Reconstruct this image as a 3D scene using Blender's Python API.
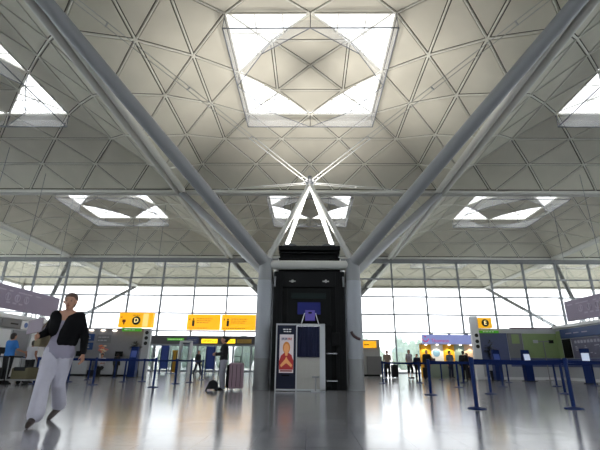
import bpy, bmesh, math, random
from mathutils import Vector, Matrix
random.seed(7)
S = bpy.context.scene
COL = S.collection
R = math.radians
PI = math.pi
for o in list(bpy.data.objects): bpy.data.objects.remove(o)

# ---------------------------------------------------------------- camera
FPX, PITCH, YAW, ROLL = 399.02, R(19.2), R(-0.923), R(0.539)
def make_camera():
    cp, sp, cy, sy = math.cos(PITCH), math.sin(PITCH), math.cos(YAW), math.sin(YAW)
    f = Vector((sy*cp, cy*cp, sp)); rt = Vector((cy, -sy, 0)); up = rt.cross(f)
    c, s = math.cos(ROLL), math.sin(ROLL)
    r2 = rt*c + up*s; u2 = up*c - rt*s
    cd = bpy.data.cameras.new('camera'); o = bpy.data.objects.new('camera', cd); COL.objects.link(o)
    m = Matrix((r2, u2, -f)).transposed().to_4x4(); m.translation = Vector((0.043, 0, 0.842))
    o.matrix_world = m
    cd.sensor_width = 36; cd.sensor_fit = 'HORIZONTAL'; cd.lens = FPX*36/600
    cd.shift_x = -4.434/600; cd.clip_start = 0.05; cd.clip_end = 2000
    S.camera = o
make_camera()

# ---------------------------------------------------------------- world, light, exposure
w = bpy.data.worlds.new('overcast_sky'); S.world = w; w.use_nodes = True
bg = w.node_tree.nodes['Background']
bg.inputs[0].default_value = (0.97, 0.985, 1.0, 1); bg.inputs[1].default_value = 3.0
S.view_settings.view_transform = 'Standard'; S.view_settings.look = 'None'
S.view_settings.gamma = 1; S.view_settings.use_curve_mapping = False
S.view_settings.exposure = 1.2
UPLIGHT_W = 560

# ---------------------------------------------------------------- materials
def lin(c):
    return tuple((v/255/12.92 if v/255 <= .04045 else ((v/255+.055)/1.055)**2.4) for v in c)
MATS = {}
def mat(name, rgb, rough=.6, metal=0, noise=0, nscale=6, emit=0, spec=.5, coat=0, bump=0):
    if name in MATS: return MATS[name]
    m = bpy.data.materials.new(name); m.use_nodes = True; nt = m.node_tree
    b = nt.nodes['Principled BSDF']; c = lin(rgb)
    b.inputs['Base Color'].default_value = (*c, 1)
    b.inputs['Roughness'].default_value = rough; b.inputs['Metallic'].default_value = metal
    b.inputs['Specular IOR Level'].default_value = spec; b.inputs['Coat Weight'].default_value = coat
    if noise or bump:
        t = nt.nodes.new('ShaderNodeTexCoord'); n = nt.nodes.new('ShaderNodeTexNoise')
        n.inputs['Scale'].default_value = nscale; n.inputs['Detail'].default_value = 4
        nt.links.new(t.outputs['Object'], n.inputs['Vector'])
        if noise:
            r = nt.nodes.new('ShaderNodeValToRGB')
            r.color_ramp.elements[0].position = .3; r.color_ramp.elements[1].position = .7
            r.color_ramp.elements[0].color = (*[v*(1-noise) for v in c], 1)
            r.color_ramp.elements[1].color = (*[min(1, v*(1+noise)) for v in c], 1)
            nt.links.new(n.outputs['Fac'], r.inputs[0]); nt.links.new(r.outputs[0], b.inputs['Base Color'])
        if bump:
            bp = nt.nodes.new('ShaderNodeBump'); bp.inputs['Strength'].default_value = bump
            nt.links.new(n.outputs['Fac'], bp.inputs['Height']); nt.links.new(bp.outputs[0], b.inputs['Normal'])
    if emit:
        b.inputs['Emission Color'].default_value = (*c, 1); b.inputs['Emission Strength'].default_value = emit
    MATS[name] = m; return m

def mix_transparent(name, rgb, alpha, kind='diffuse', rough=.1, tint=(.9, .94, .95, 1)):
    m = bpy.data.materials.new(name); m.use_nodes = True; nt = m.node_tree; nt.nodes.clear()
    out = nt.nodes.new('ShaderNodeOutputMaterial'); mx = nt.nodes.new('ShaderNodeMixShader')
    tr = nt.nodes.new('ShaderNodeBsdfTransparent'); mx.inputs[0].default_value = alpha
    nt.links.new(tr.outputs[0], mx.inputs[1]); nt.links.new(mx.outputs[0], out.inputs[0])
    c = (*lin(rgb), 1)
    if kind == 'gloss':
        g = nt.nodes.new('ShaderNodeBsdfGlossy'); g.inputs['Roughness'].default_value = rough
        g.inputs[0].default_value = c; nt.links.new(g.outputs[0], mx.inputs[2])
        tr.inputs[0].default_value = tint
    else:
        d = nt.nodes.new('ShaderNodeBsdfDiffuse'); t = nt.nodes.new('ShaderNodeBsdfTranslucent')
        a = nt.nodes.new('ShaderNodeMixShader'); a.inputs[0].default_value = .5
        d.inputs[0].default_value = c; t.inputs[0].default_value = c
        nt.links.new(d.outputs[0], a.inputs[1]); nt.links.new(t.outputs[0], a.inputs[2])
        nt.links.new(a.outputs[0], mx.inputs[2])
    return m

M_PANEL = mat('ceiling_panel_fabric', (208, 203, 189), .85, noise=.05, nscale=.7)
M_BACK = mat('panel_joint_shadow_gap', (70, 67, 60), .9)
M_RIB = mat('painted_rib', (222, 219, 208), .5)
M_STEEL = mat('grey_painted_steel', (176, 175, 172), .38, noise=.03, nscale=2)
M_STEELD = mat('darker_grey_paint', (128, 128, 131), .42)
M_SLEEVE = mat('pale_grey_cladding', (146, 148, 156), .45)
M_WHITE = mat('white_paint', (225, 225, 228), .45)
M_BLACK = mat('black_cladding', (6, 6, 7), .6, spec=.12)
M_BLACK2 = mat('charcoal_metal', (17, 17, 19), .6, spec=.15)
M_GLASSBLK = mat('black_glass', (5, 6, 7), .45, spec=.1)
M_NAVY = mat('navy_powder_coat', (10, 34, 86), .5, spec=.15)
M_BELT = mat('navy_webbing', (9, 28, 74), .8, spec=.1)
M_NAVYF = mat('navy_fabric', (9, 14, 40), .85)
M_CHROME = mat('brushed_chrome', (200, 200, 204), .25, metal=1)
M_YEL = mat('yellow_sign_face', (250, 176, 6), .4, emit=.35)
M_YEL2 = mat('lit_yellow_sign', (255, 210, 26), .4, emit=.6)
M_YELD = mat('unlit_ochre_sign', (150, 118, 40), .5)
M_INK = mat('black_ink', (20, 18, 16), .6)
M_GREEN = mat('lit_green_sign', (70, 150, 40), .5, emit=.25)
M_GREYW = mat('grey_wall_panel', (132, 132, 138), .6, noise=.03)
M_GREYM = mat('mid_grey_laminate', (116, 117, 122), .5)
M_LGREY = mat('light_grey_laminate', (178, 179, 184), .45)
M_LILAC = mat('mauve_banner', (150, 138, 160), .6)
M_LILAC2 = mat('pale_lettering', (178, 167, 188), .6)
M_FRAME = mat('window_frame_grey', (116, 119, 126), .45)
M_FRAMEP = mat('window_frame_edge', (176, 168, 184), .45)

MGLASS = mix_transparent('sky_dimming_glazing', (255, 255, 255), .06, 'gloss', .02, (.70, .71, .715, 1))  # grey tint added to hold down the sky brightness through this glass
MCLEAR = mix_transparent('clear_glazing', (255, 255, 255), .06, 'gloss', .02)
MVEIL = mix_transparent('perforated_reflector', (238, 238, 240), .25)
MROOFL = mix_transparent('rooflight_glass', (250, 250, 255), .06, 'gloss', .1, (.42, .43, .44, 1))

def floor_mat():
    m = bpy.data.materials.new('polished_terrazzo_tiles'); m.use_nodes = True; nt = m.node_tree
    b = nt.nodes['Principled BSDF']; N = nt.nodes.new; L = nt.links.new
    t = N('ShaderNodeTexCoord'); br = N('ShaderNodeTexBrick')
    br.offset = 0; br.squash = 1
    br.inputs['Scale'].default_value = 1; br.inputs['Brick Width'].default_value = .6; br.inputs['Row Height'].default_value = .6
    br.inputs['Mortar Size'].default_value = .004; br.inputs['Mortar Smooth'].default_value = .3
    a = lin((148, 148, 154)); c = lin((141, 141, 148))
    br.inputs['Color1'].default_value = (*a, 1); br.inputs['Color2'].default_value = (*c, 1)
    br.inputs['Mortar'].default_value = (*lin((108, 108, 114)), 1)
    L(t.outputs['Object'], br.inputs['Vector'])
    n = N('ShaderNodeTexNoise'); n.inputs['Scale'].default_value = 60; n.inputs['Detail'].default_value = 3
    L(t.outputs['Object'], n.inputs['Vector'])
    mx = N('ShaderNodeMix'); mx.data_type = 'RGBA'; mx.blend_type = 'MULTIPLY'; mx.inputs[0].default_value = .55
    r = N('ShaderNodeValToRGB'); r.color_ramp.elements[0].position = .35; r.color_ramp.elements[1].position = .6
    r.color_ramp.elements[0].color = (.5, .5, .5, 1)
    L(n.outputs['Fac'], r.inputs[0]); L(br.outputs['Color'], mx.inputs[6]); L(r.outputs[0], mx.inputs[7])
    L(mx.outputs[2], b.inputs['Base Color'])
    n2 = N('ShaderNodeTexNoise'); n2.inputs['Scale'].default_value = 1.2; n2.inputs['Detail'].default_value = 3
    L(t.outputs['Object'], n2.inputs['Vector'])
    mr = N('ShaderNodeMapRange'); mr.inputs['To Min'].default_value = .13; mr.inputs['To Max'].default_value = .20
    L(n2.outputs['Fac'], mr.inputs['Value']); L(mr.outputs[0], b.inputs['Roughness'])
    b.inputs['Specular IOR Level'].default_value = .6
    return m
M_FLOOR = floor_mat()

# ---------------------------------------------------------------- mesh helpers
class MB:
    def __init__(s): s.bm = bmesh.new()
    def box(s, x0, x1, y0, y1, z0, z1, M=None):
        r = bmesh.ops.create_cube(s.bm, size=1)['verts']
        for v in r:
            v.co = Vector((x0+(v.co.x+.5)*(x1-x0), y0+(v.co.y+.5)*(y1-y0), z0+(v.co.z+.5)*(z1-z0)))
            if M: v.co = M @ v.co
        return s
    def tube(s, p0, p1, r, r1=None, n=12, cap=True):
        p0, p1 = Vector(p0), Vector(p1); d = p1-p0; r1 = r if r1 is None else r1
        q = d.to_track_quat('Z', 'Y').to_matrix().to_4x4()
        m = Matrix.Translation((p0+p1)/2) @ q
        bmesh.ops.create_cone(s.bm, cap_ends=cap, cap_tris=False, segments=n, radius1=r, radius2=r1, depth=d.length, matrix=m)
        return s
    def path(s, pts, r, n=8):
        for a, b in zip(pts, pts[1:]): s.tube(a, b, r, n=n)
        for p in pts[1:-1]: s.ball(p, r, 1, 6)
        return s
    def ball(s, p, r, k=1, n=12, sc=(1, 1, 1)):
        m = Matrix.Translation(p) @ Matrix.Diagonal((*sc, 1))
        bmesh.ops.create_uvsphere(s.bm, u_segments=max(6, n), v_segments=max(4, n*2//3), radius=r, matrix=m)
        return s
    def hull(s, sph):
        tb = bmesh.new()
        for p, r in sph:
            if not isinstance(r, tuple): r = (r, r, r)
            bmesh.ops.create_icosphere(tb, subdivisions=2, radius=1, matrix=Matrix.Translation(p) @ Matrix.Diagonal((*r, 1)))
        pts = [v.co.copy() for v in tb.verts]; tb.clear()
        vs = [tb.verts.new(p) for p in pts]
        bmesh.ops.convex_hull(tb, input=vs)
        m = {}
        for f in tb.faces:
            q = []
            for v in f.verts:
                if v not in m: m[v] = s.bm.verts.new(v.co)
                q.append(m[v])
            s.bm.faces.new(q)
        tb.free(); return s
    def prism(s, pts, axis, a, b):     # polygon (u,v) extruded along axis from a to b
        def P(u, v, t): return {'x': (t, u, v), 'y': (u, t, v), 'z': (u, v, t)}[axis]
        A = [s.bm.verts.new(P(u, v, a)) for u, v in pts]; B = [s.bm.verts.new(P(u, v, b)) for u, v in pts]
        n = len(pts); s.bm.faces.new(A); s.bm.faces.new(B[::-1])
        for i in range(n): s.bm.faces.new((A[i], A[(i+1) % n], B[(i+1) % n], B[i]))
        bmesh.ops.recalc_face_normals(s.bm, faces=s.bm.faces[:])
        return s
    def build(s, name, m, parent=None, bevel=0, smooth=False, loc=None):
        me = bpy.data.meshes.new(name)
        if bevel:
            bmesh.ops.bevel(s.bm, geom=[e for e in s.bm.edges if len(e.link_faces) == 2 and e.calc_face_angle(0) > .5], offset=bevel, segments=2, affect='EDGES', profile=.6)
        s.bm.to_mesh(me); s.bm.free()
        if smooth:
            for p in me.polygons: p.use_smooth = True
        o = bpy.data.objects.new(name, me); COL.objects.link(o); me.materials.append(m)
        if smooth:
            me.set_sharp_from_angle(angle=R(50)) if hasattr(me, 'set_sharp_from_angle') else None
        if parent: o.parent = parent
        if loc: o.location = loc
        return o

def tag(o, label=None, cat=None, group=None, kind=None):
    if label: o['label'] = label
    if cat: o['category'] = cat
    if group: o['group'] = group
    if kind: o['kind'] = kind
    return o
def thing(name, label=None, cat=None, loc=(0, 0, 0), rz=0, group=None, kind=None):
    o = bpy.data.objects.new(name, None); COL.objects.link(o); o.empty_display_size = .2
    o.location = loc; o.rotation_euler = (0, 0, rz)
    return tag(o, label, cat, group, kind)
def copy_tree(o, parent=None):
    c = o.copy(); COL.objects.link(c)
    if parent: c.parent = parent
    for ch in list(o.children): copy_tree(ch, c)
    return c
def box(name, m, parent, x0, x1, y0, y1, z0, z1, bevel=0):
    return MB().box(x0, x1, y0, y1, z0, z1).build(name, m, parent, bevel)
def text(body, size, m, parent, loc, name='lettering', rx=PI/2, rz=0, bold=0, ext=.004, align='CENTER'):
    cu = bpy.data.curves.new(name, 'FONT'); cu.body = body; cu.size = size; cu.extrude = ext; cu.offset = bold
    cu.align_x = align; cu.align_y = 'CENTER'
    t = bpy.data.objects.new(name, cu); COL.objects.link(t)
    dg = bpy.context.evaluated_depsgraph_get(); dg.update()
    me = bpy.data.meshes.new_from_object(t.evaluated_get(dg)); bpy.data.objects.remove(t)
    o = bpy.data.objects.new(name, me); COL.objects.link(o); me.materials.clear(); me.materials.append(m)
    o.location = loc; o.rotation_euler = (rx, 0, rz); o.parent = parent
    return o
def baked(mb, name, m, parent, voxel, smooth=4, shrink=0):
    """union the shapes collected in mb into one continuous smooth surface"""
    o = mb.build(name, m, None)
    r = o.modifiers.new('r', 'REMESH'); r.mode = 'VOXEL'; r.voxel_size = voxel; r.use_smooth_shade = True
    if smooth:
        k = o.modifiers.new('s', 'SMOOTH'); k.iterations = smooth; k.factor = .5
    dg = bpy.context.evaluated_depsgraph_get(); dg.update()
    me = bpy.data.meshes.new_from_object(o.evaluated_get(dg)); old = o.data
    o.modifiers.clear(); o.data = me; bpy.data.meshes.remove(old); me.name = name
    for p in me.polygons: p.use_smooth = True
    if parent: o.parent = parent
    return o

# ================================================================ STRUCTURE
CY, WY, EY = 16.52, 43.52, 61.52          # tree / dome centre, window wall, outer eave
U = 1.8
ZR = {5: 12.10, 4: 13.38, 3: 14.21, 2: 14.78, 1: 15.08, 0: 15.2}
def node(a, b):
    m = max(abs(a), abs(b)); return Vector((a*U, b*U, ZR[m]))
def rot(p, k):
    a, b = p
    for _ in range(k): a, b = -b, a
    return a, b
tris, glazed, edges = [], [], set()
def E_(p, q): edges.add(tuple(sorted((p, q))))
for k in range(4):
    for b in (5, 4, 3):
        for a in range(-b, b, 2):
            t = [(a, b), (a+2, b), (a+1, b-1)]; tris.append([rot(p, k) for p in t])
        for a in range(-(b-1), b-1, 2):
            t = [(a, b-1), (a+2, b-1), (a+1, b)]; tris.append([rot(p, k) for p in t])
    tris.append([rot(p, k) for p in [(0, 2), (-1, 1), (1, 1)]])
    tris.append([rot(p, k) for p in [(0, 0), (-1, 1), (1, 1)]])
    glazed.append([rot(p, k) for p in [(2, 2), (0, 2), (2, 0)]])
for t in tris:
    for i in range(3): E_(t[i], t[(i+1) % 3])
for t in glazed:
    E_(t[0], t[1]); E_(t[0], t[2])

def dome_meshes():
    bk, pn, rb, gl, pm, vl, vf = MB(), MB(), MB(), MB(), MB(), MB(), MB()
    for t in tris:
        P = [node(*p) for p in t]; c = (P[0]+P[1]+P[2])/3
        n = (P[1]-P[0]).cross(P[2]-P[0]).normalized()
        if n.z > 0: P = P[::-1]; n = -n                       # face the hall
        bk.bm.faces.new([bk.bm.verts.new(p + Vector((0, 0, .10))) for p in P])
        q = []
        for i in range(3):                                     # inset corner
            a, b, d = P[i], P[(i+1) % 3], P[i-1]
            e1, e2 = (b-a).normalized(), (d-a).normalized()
            s = e1.cross(e2).length; q.append(a + (e1+e2)*(.088/s))
        lo = [pn.bm.verts.new(p) for p in q]; hi = [pn.bm.verts.new(p - n*.05) for p in q]
        pn.bm.faces.new(lo); pn.bm.faces.new(hi[::-1])
        for i in range(3): pn.bm.faces.new((lo[i], hi[i], hi[(i+1) % 3], lo[(i+1) % 3]))
    for p, q in edges:
        if max(abs(p[0]), abs(p[1])) == 5 and max(abs(q[0]), abs(q[1])) == 5: continue
        rb.tube(node(*p), node(*q), .05, n=8)
    for p in {x for e in edges for x in e}:
        if max(map(abs, p)) < 5: rb.ball(node(*p), .085, 1, 6, (1, 1, .7))
    for t in glazed:
        P = [node(*p)+Vector((0, 0, .12)) for p in t]
        a, b, c = [v.copy() for v in P]
        gl.bm.faces.new([gl.bm.verts.new(p) for p in P])
        # upstand below the arched edge of the inner diamond and glazing bars
        cm = node(*[(t[1][i]+t[2][i])//2 for i in (0, 1)])
        for f in (1/3, 2/3):
            rb.tube(a.lerp(b, f), b.lerp(c, 0).lerp(c, 1-f) if False else c.lerp(b, f), .03, n=5)
            rb.tube(a.lerp(c, f), b.lerp(c, f), .03, n=5)
        rb.tube(a, (b+c)/2, .045, n=6)
        v = [rb.bm.verts.new(x) for x in (b, (b+c)/2, cm+Vector((0, 0, .1)))]; rb.bm.faces.new(v)
        v = [rb.bm.verts.new(x) for x in (c, (b+c)/2, cm+Vector((0, 0, .1)))]; rb.bm.faces.new(v)
        # hung perforated reflector under the rooflight
        Z = 13.94
        A, B, C2 = [Vector((p[0]*U*1.01, p[1]*U*1.01, Z)) for p in t]
        Mid = (B+C2)/2
        inner = A.lerp(Mid, .80)
        for tri in ((A, B, inner), (A, inner, C2)):
            lo = [vl.bm.verts.new(x) for x in tri]; vl.bm.faces.new(lo)
        # outer upturned skirt of the reflector
        for x, y in ((A, B), (A, C2)):
            up = Vector((0, 0, .42)); vl.bm.faces.new([vl.bm.verts.new(p) for p in (x, y, y+up, x+up)])
            vf.tube(x, y, .03, n=5)
        vf.tube(B, inner, .022, n=5); vf.tube(inner, C2, .022, n=5)
        for x, y in ((A, a), (B, b), (C2, c), (inner, cm)): vf.tube(x, y, .018, n=5)
    # perimeter tube of the shell and valley gutter
    Rr = 9-.20; z = 12.08
    cs = [Vector((-Rr, -Rr, z)), Vector((Rr, -Rr, z)), Vector((Rr, Rr, z)), Vector((-Rr, Rr, z))]
    for i in range(4): pm.tube(cs[i], cs[(i+1) % 4], .13 if i % 2 == 0 else .19, n=14)
    g = MB()
    for x0, x1, y0, y1 in ((-9, 9, -9, -8.75), (-9, 9, 8.75, 9), (-9, -8.75, -8.75, 8.75), (8.75, 9, -8.75, 8.75)):
        g.box(x0, x1, y0, y1, 12.13, 12.35)
    return bk, pn, rb, gl, pm, vl, vf, g
bk, pn, rb, gl, pm, vl, vf, gt = dome_meshes()
dome0 = thing('ceiling', 'triangulated pale domed roof bay', None, kind='structure')
for mb, nm, m in ((bk, 'backing', M_BACK), (pn, 'panel', M_PANEL), (rb, 'rib', M_RIB), (gl, 'rooflight', MROOFL),
                  (pm, 'edge_tube', mat('pale_edge_tube_paint', (204, 202, 196), .45)), (vl, 'reflector', MVEIL), (vf, 'reflector_frame', M_FRAME), (gt, 'gutter', M_BACK)):
    mb.build(nm, m, dome0, smooth=nm in ('rib', 'edge_tube', 'reflector_frame'))
first = True
for j in (-2, -1, 0, 1, 2):
    for i in (-2, -1, 0, 1, 2):
        if j == -1 and abs(i) == 2: pass
        d = dome0 if first else copy_tree(dome0)
        first = False; d.location = (18*i, CY+18*j, 0)

# floor, outside ground
def struct(o): o['kind'] = 'structure'; return o
struct(MB().box(-45, 45, -28.48, WY, -.2, 0).build('floor', M_FLOOR))
M_GROUND = mat('pale_concrete_apron', (196, 198, 192), .9, noise=.1, nscale=.1)
struct(MB().box(-260, 260, -260, 420, -.45, -.21).build('ground', M_GROUND))
M_WALL = mat('dim_grey_wall', (120, 120, 124), .8)
M_WALL = mat('dim_grey_wall', (120, 120, 124), .8)
# outer eave fascia
struct(MB().box(-45, 45, EY, EY+.35, 12.0, 12.7).build('trim_1', M_STEELD))
struct(MB().box(-45, 45, WY-.05, WY+.3, 11.62, 12.1).build('trim_2', M_STEELD))

# ---- window wall
win = thing('window_1', 'tall glazed end wall with grey mullions', None, (0, WY, 0), kind='structure')
MX = [1.8+3.6*k for k in range(-13, 12)]
RAILS = [11.58, 9.74, 7.80, 5.90, 4.04]
pane = MB().box(-45, 45, -.012, .012, .1, 11.62)
pane.build('pane', MGLASS, win)
for x in MX:
    m = MB(); m.box(x-.05, x+.05, -.26, -.20, 0, 11.6); m.box(x-.065, x+.065, -.03, .05, 0, 11.6)
    for z in [1.0*k for k in range(0, 12)]: m.box(x-.012, x+.012, -.21, -.02, z+.4, z+.47)
    m.build('mullion', M_FRAME, win)
for z in RAILS:
    MB().box(-45, 45, -.05, .07, z-.07, z+.07).build('transom', M_FRAME, win)
MB().box(-45, 45, -.06, .08, 0, .14).build('sill', M_FRAME, win)

# unseen glazing on the other three sides of the hall, behind and beside the camera
for k, (nm, L0, L1, loc, rz) in enumerate((('window_2', -36, 36, (-45, 7.52, 0), PI/2), ('window_3', -36, 36, (45, 7.52, 0), -PI/2), ('window_4', -45, 45, (0, -28.48, 0), PI))):
    wn = thing(nm, None, None, loc, rz, kind='structure')
    zs = 7.5 if k == 2 else 3.2  # unseen back wall kept solid higher up to cut light from behind
    MB().box(L0, L1, -.012, .012, zs, 12.1).build('pane', MCLEAR, wn)
    MB().box(L0, L1, -.06, .06, 0, zs).build('solid_panel', M_WALL, wn)
    m = MB(); x = L0
    while x <= L1: MB().box(x-.06, x+.06, -.2, .05, 2.9, 12.1).build('mullion', M_FRAME, wn); x += 3.6
    for z in RAILS[:4]: MB().box(L0, L1, -.05, .07, z-.055, z+.055).build('transom', M_FRAME, wn)

# dark bulkhead over the entrance doors
bh = thing('wall_far', None, None, (0, WY-.35, 0), kind='structure')
M_BULK = mat('dark_brown_grey_bulkhead', (58, 54, 58), .6)
box('bulkhead', M_BULK, bh, -17.6, -1.0, -.25, .1, 2.68, 3.52)
# entrance doors under the bulkhead
xx = -16.2
for k in range(8):
    d = thing('door_%d' % (k+1), None, None, (xx, WY-.45, 0), kind='structure')
    f = MB(); f.box(-.92, -.84, -.05, .05, 0, 2.68); f.box(.84, .92, -.05, .05, 0, 2.68); f.box(-.84, .84, -.05, .05, 2.5, 2.68); f.box(-.84, .84, -.05, .05, 0, .16); f.box(-.04, .04, -.05, .05, .16, 2.5)
    f.build('frame', M_FRAME, d); box('pane', MGLASS, d, -.84, .84, -.01, .01, .16, 2.5)
    xx += 1.85

# ================================================================ COLUMN TREES
def tree(loc, label, detail=True):
    t = thing('branching_column', label, 'column', loc, 0)
    s = 1.65
    for sx in (-1, 1):
        for sy in (-1, 1):
            tr = MB().tube((sx*s, sy*s, 0), (sx*s, sy*s, 4.62), .262, n=28).build('trunk', M_STEELD, t, smooth=True)
            if detail:
                MB().tube((sx*s, sy*s, 1.02), (sx*s, sy*s, 3.78), .285, n=28).build('sleeve', M_SLEEVE, tr, smooth=True)
                c = MB().tube((sx*s, sy*s, 0), (sx*s, sy*s, .12), .30, n=28)
                c.tube((sx*s, sy*s, .0), (sx*s, sy*s, 1.0), .278, n=28); c.build('base_collar', M_STEELD, tr, smooth=True)
            # main branch out to the corner of the shell
            a = Vector((sx*s, sy*s, 4.45)); b = Vector((sx*8.9, sy*8.9, 12.0))
            br = MB().tube(a, b, .235, .225, n=24); br.ball(a, .27, 1, 16); br.build('branch', M_STEELD, t, smooth=True)
            # bracket cone at the top
            MB().tube(b, b+Vector((0, 0, .3)), .12, .2, n=12).build('branch_head', M_STEEL, br and t, smooth=True)
            # inner strut to the central node
            c0 = Vector((sx*s, sy*s, 4.5)); nd = Vector((0, 0, 8.62))
            MB().tube(c0, nd - (nd-c0).normalized()*.12, .115, .085, n=14).build('strut', M_WHITE if sy > 0 else M_STEEL, t, smooth=True)  # rear struts whiter: the light on them is put into the colour
            # paired tie rods from the node to the shell corner
            rd = MB(); e = Vector((sx*8.7, sy*8.7, 11.95)); st = nd+(e-nd).normalized()*.25
            side = Vector((-(e-nd).y, (e-nd).x, 0)).normalized()*.11
            for q in (-1, 1):
                kk = st.lerp(e, .26)
                rd.tube(st+side*q*.9, kk+side*q,   .024, n=8); rd.tube(kk+side*q, e+side*q*.9, .014, n=6)
            for fr in (.02, .26, .5, .75, .98): rd.tube(st.lerp(e, fr)-side, st.lerp(e, fr)+side, .03, n=6)
            rd.build('tie_rod', M_STEEL, t, smooth=True)
    for p, q in (((-s, -s), (s, -s)), ((-s, s), (s, s)), ((-s, -s), (-s, s)), ((s, -s), (s, s))):
        MB().tube((*p, 4.40), (*q, 4.40), .175, n=20).build('ring_beam', M_STEEL, t, smooth=True)
    n = MB(); n.ball((0, 0, 8.62), .19, 1, 14); n.tube((0, 0, 8.40), (0, 0, 8.95), .09, n=12)
    for k in range(8): n.tube((0, 0, 8.62), (.27*math.cos(k*PI/4), .27*math.sin(k*PI/4), 8.72), .06, n=8)
    n.build('cast_node', M_STEELD, t, smooth=True)
    return t
tree((0, CY, 0), 'large grey steel column tree around the black service tower, in the middle of the hall')
tree((0, CY+36, 0), 'grey steel column tree outside the glass, behind the black service tower', False)
tree((-36, CY+36, 0), 'grey steel column tree outside the glass at the far left', False)
tree((36, CY+36, 0), 'grey steel column tree outside the glass at the far right', False)

# ---- service tower
pod = thing('service_tower', 'tall black service tower with dark display glass between the steel trunks', 'tower', (0, CY, 0))
FY = 14.75-CY
b = MB(); b.box(-1.28, 1.28, FY+.12, 1.8, 0, 4.15); b.build('body', M_BLACK, pod)
f = MB()
f.box(-1.32, -.98, FY, FY+.14, 0, 4.12); f.box(.98, 1.32, FY, FY+.14, 0, 4.12); f.box(-.98, .98, FY+.02, FY+.14, 3.55, 4.12)
f.build('front_cladding', M_BLACK2, pod, .01)
f = MB()
for x in (-1.2, -1.1, 1.1, 1.2): f.box(x-.012, x+.012, FY-.02, FY, 0, 4.1)
f.box(-.98, -.80, FY+.06, FY+.12, 0, 3.5); f.box(.80, .98, FY+.06, FY+.12, 0, 3.5)
f.build('cladding_rib', M_BLACK, pod)
box('display_window', M_GLASSBLK, pod, -.80, .80, FY+.05, FY+.11, 2.15, 3.5, .01)
box('departure_display', mat('dim_screen', (14, 24, 24), .4, emit=.1, spec=.1), pod, -.66, .62, FY+.02, FY+.06, 3.12, 3.32, .006)
box('information_screen', mat('blue_screen', (26, 30, 84), .4, emit=.15, spec=.1), pod, -.42, .42, FY+.02, FY+.06, 2.55, 2.98, .006)
f = MB(); f.box(-.80, .80, FY+.04, FY+.12, .1, 2.1); f.build('lower_panel', M_BLACK2, pod)
for z in (.28, 1.18): MB().box(.62, 1.0, FY-.03, FY-.0, z, z+.03).build('rail', M_CHROME, pod)
for x in (-.62, .62):
    s_ = MB(); s_.tube((x, FY-.16, 3.72), (x, FY-.02, 3.78), .05, .04); s_.box(x-.12, x+.12, FY-.05, FY-.02, 3.73, 3.77)
    s_.build('spotlight_fitting', M_STEEL, pod, smooth=True)
for x in (-1.28, 1.28):
    MB().tube((x, FY-.04, 3.55), (x*.98, FY-.16, 3.9), .035, n=8).build('cable_clamp', M_STEELD, pod, smooth=True)
for z in (1.0, 2.1):
    pass
up = MB(); up.box(-1.12, 1.12, 15.4-CY, 17.6-CY, 4.1, 5.05); up.build('plant_box', M_BLACK, pod)
for k in range(4):
    z = 4.25+.24*k
    MB().box(-1.2, 1.2, 15.25-CY, 17.75-CY, z, z+.06).build('louvre', M_BLACK2, pod)
MB().box(-1.22, 1.22, 15.22-CY, 17.78-CY, 5.1, 5.28).build('roof_cap', M_BLACK2, pod, .02)
box('hose_reel_box', M_BLACK2, pod, .82, 1.1, FY-.12, FY, 1.45, 1.9, .02)
# uplighters on the tower roof: real luminaires shining at the shell above
for i, (x, y) in enumerate(((-.8, -.7), (.8, -.7), (-.8, .8), (.8, .8))):
    up = MB(); up.tube((x, y, 5.28), (x, y, 5.45), .2, .28, n=20, cap=True); up.build('uplighter', M_STEELD, pod, smooth=True)
    ld = bpy.data.lights.new('uplighter_lamp', 'SPOT'); ld.energy = UPLIGHT_W; ld.spot_size = R(115); ld.spot_blend = .8
    ld.color = (1, .97, .91); ld.shadow_soft_size = .2
    lo = bpy.data.objects.new('uplighter_lamp', ld); COL.objects.link(lo); lo.location = (x, CY+y, 5.5); lo.rotation_euler = (PI, 0, 0)

# curved dark object on the right trunk
ch = MB().path([(1.50, 14.565, 1.93), (1.53, 14.545, 1.85), (1.60, 14.53, 1.77), (1.70, 14.53, 1.71), (1.80, 14.56, 1.68)], .05, 10)
ch.build('curved_handle', mat('dark_red_brown', (62, 40, 44), .5), smooth=True)
tag(bpy.data.objects['curved_handle'], 'dark brown curved handle fixed across the right front steel trunk', 'handle')

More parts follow.
